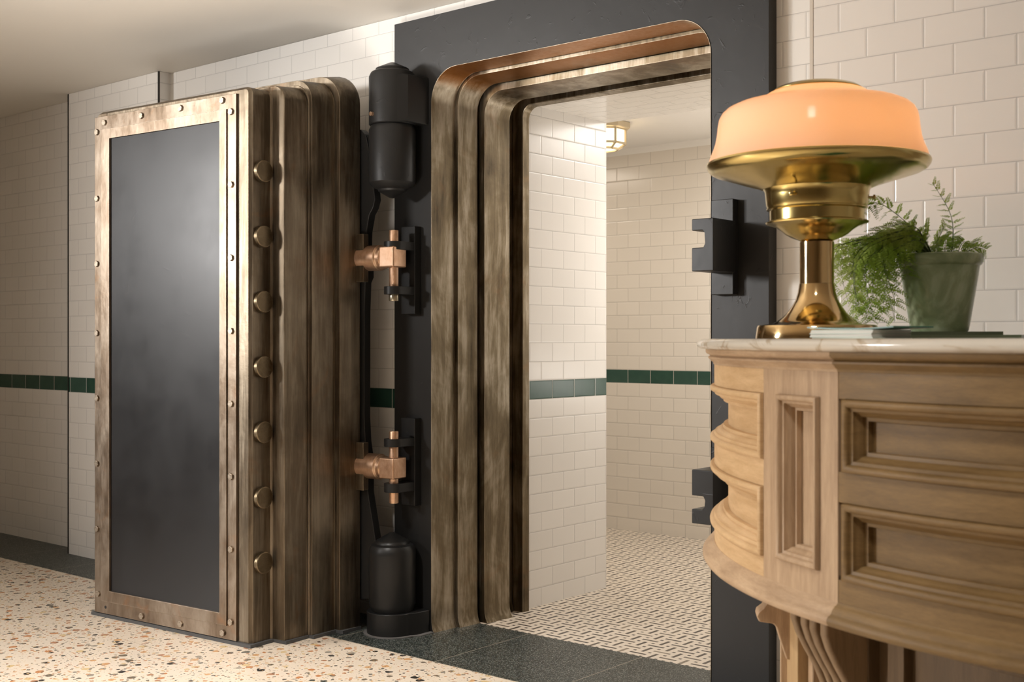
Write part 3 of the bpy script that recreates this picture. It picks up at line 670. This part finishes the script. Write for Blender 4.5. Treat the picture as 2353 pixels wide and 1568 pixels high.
# ------------------------------------------------------------------ potted fern
ZP = ZC + .0158
pt = empty('potted_fern', (FX, FY, ZP), 0, 'green glazed pot with trailing fern standing on folders beside the brass lamp', 'potted plant')
link('pot', lathe([(0, .0), (.060, .0), (.0625, .003), (.0645, .012), (.066, .02), (.070, .045), (.0765, .085), (.083, .125), (.0855, .143), (.0865, .148), (.0905, .151), (.093, .157), (.0945, .168), (.0945, .173), (.092, .175), (.087, .174), (.086, .165), (.084, .140), (0, .140)], 64, False), M_pot, pt, 0, 40)
link('soil', lathe([(0, .1405), (.0835, .1405), (.0835, .150), (.05, .157), (0, .160)], 32, False), M_soil, pt, 0, 60)
cr = Vector((.764, .645, 0)); cf = Vector((-.645, .764, 0))     # counter-left/right and away directions used to aim the fronds
def frond(pts, wid, npin, nleaf=9, droop=.25, r0=.0016):
    """pts: control points from root to tip; pinnae along it, each with paired leaflets"""
    P0 = [Vector(p) for p in pts]
    def at(t):
        s = t * (len(P0) - 1); i = min(int(s), len(P0) - 2); f = s - i
        p0, p1, p2, p3 = P0[max(i - 1, 0)], P0[i], P0[i + 1], P0[min(i + 2, len(P0) - 1)]
        return .5 * ((2 * p1) + (p2 - p0) * f + (2 * p0 - 5 * p1 + 4 * p2 - p3) * f * f + (3 * p1 - p0 - 3 * p2 + p3) * f ** 3)
    bs = bmesh.new(); bl_ = bmesh.new()
    tube(bs, [at(i / 14) for i in range(15)], [r0 * (1 - .75 * i / 14) for i in range(15)], 5)
    nrm = Vector((rnd.uniform(-.4, .4), rnd.uniform(-1, -.3), rnd.uniform(.3, .8))).normalized()
    for k in range(npin):
        t = .16 + .84 * (k + .5) / npin; p = at(t); tg = (at(min(t + .02, 1)) - at(max(t - .02, 0))).normalized()
        side = tg.cross(nrm).normalized(); prof = wid * (math.sin(PI * min(1, .18 + .82 * (1 - t) ** .8)) ** .7 * .9 + .1)
        for s in (-1, 1):
            d = (side * s + tg * rnd.uniform(.35, .7) + nrm * rnd.uniform(-.25, .25)).normalized(); L = prof * rnd.uniform(.8, 1.1)
            if L < .006: continue
            q = [p + d * L * u + Vector((0, 0, -droop * L * u * u)) for u in (0, .35, .7, 1)]
            tube(bl_, q, [.0005, .0004, .0003, .0002], 3)
            for j in range(nleaf):
                u = .08 + .92 * (j + .5) / nleaf; c = p + d * L * u + Vector((0, 0, -droop * L * u * u)); la = L * .235 * (1 - .72 * u) + .0010
                pd = d.cross(nrm).normalized()
                for s2 in (-1, 1):
                    w = (pd * s2 + d * .45 + nrm * rnd.uniform(-.3, .3)).normalized(); h = d * la * .30
                    vs = [bl_.verts.new(x) for x in (c, c + w * la * .45 - h, c + w * la, c + w * la * .6 + h)]
                    bl_.faces.new(vs)
        # tip handled by the shrinking profile
    f = link('frond', bl_, M_leaf, pt, 0, 60, recalc=False); link('frond_stem', bs, M_stem, f, 0, 60)
    return f
def V(r, f, z): v = cr * r + cf * f; return (v.x, v.y, z)      # r to the right, f away from the room, z above the pot's foot
top = .158
# the tall frond, and those arching up
frond([V(.02, .0, top), V(.030, .0, .20), V(.024, -.005, .265), V(-.018, -.01, .335)], .030, 13, 9, .0)
frond([V(-.01, .0, top), V(-.05, -.01, .215), V(-.10, -.02, .262), V(-.155, -.03, .290), V(-.20, -.04, .262)], .050, 11)
frond([V(-.01, -.01, top), V(-.06, -.03, .215), V(-.095, -.05, .240), V(-.15, -.07, .225), V(-.19, -.08, .20)], .045, 12)
frond([V(.04, .01, top), V(.055, .0, .185), V(.072, .0, .20), V(.085, -.01, .21)], .028, 8)
frond([V(.03, -.02, top), V(.05, -.03, .178), V(.07, -.035, .188), V(.088, -.04, .184)], .026, 8)
for k in range(6):
    a = -.06 + .022 * k; frond([V(a * .5, rnd.uniform(-.03, .03), top), V(a * .8, rnd.uniform(-.03, .03), .19), V(a + rnd.uniform(-.02, .02), rnd.uniform(-.04, .04), .205 + rnd.uniform(0, .045))], .038, 8, 8)
# the trailing mass over the left rim
for k in range(22):
    f = rnd.uniform(-.075, .03); out = rnd.uniform(.105, .225); zt = rnd.uniform(.185, .235); end = rnd.choice([.0, .02, .04, .07, .10, .13])
    e = end + .024
    frond([V(-.02, f * .5, top), V(-.07, f, zt), V(-out * .75, f * 1.2, zt - .015 + rnd.uniform(-.01, .01)), V(-out * .97, f * 1.25, (zt + e) / 2 + .02), V(-out + rnd.uniform(-.02, .03), f * 1.25, e)], rnd.uniform(.032, .048), 13, 8, .35)
for k in range(5):
    f = rnd.uniform(-.05, -.01); out = rnd.uniform(.19, .26)
    frond([V(-.03, f * .6, top), V(-.10, f, .205), V(-out, f * 1.3, .19), V(-out - .025, f * 1.4, .15 - .02 * k)], .036, 11, 8, .3)

# ------------------------------------------------------------------ the ceiling light in the vault
cl = empty('ceiling_light', (-3.56, 4.93, 2.19), rad(22.5), 'small lit frosted glass ceiling lantern inside the vault room', 'ceiling light')
link('mount', lathe([(0, -.0005), (.135, -.0005), (.138, -.004), (.138, -.030), (.130, -.034), (.118, -.036), (0, -.036)], 8, False), M_lampmetal, cl, .002, 20)
bm = bmesh.new(); oc = lambda r, z: [Vector((r * math.cos(PI / 4 * i), r * math.sin(PI / 4 * i), z)) for i in range(8)]
t_, b_, l_ = oc(.114, -.036), oc(.114, -.108), oc(.075, -.132)
for i in range(8):
    j = (i + 1) % 8
    for a, b in ((t_[i], t_[j]), (b_[i], b_[j]), (t_[i], b_[i]), (l_[i], l_[j]), (b_[i], l_[i])): tube(bm, [a, b], [.0075, .0075], 4)
link('lantern_frame', bm, M_lampmetal, cl, 0, 20)
bm = bmesh.new(); A, B, C_ = [[bm.verts.new(v) for v in oc(r, z)] for r, z in ((.111, -.037), (.111, -.107), (.074, -.130))]
bridge(bm, A, B); bridge(bm, B, C_); bm.faces.new(C_); bm.faces.new(A)
link('lantern_glass', bm, M_pane, cl, 0, 20, smooth=False)
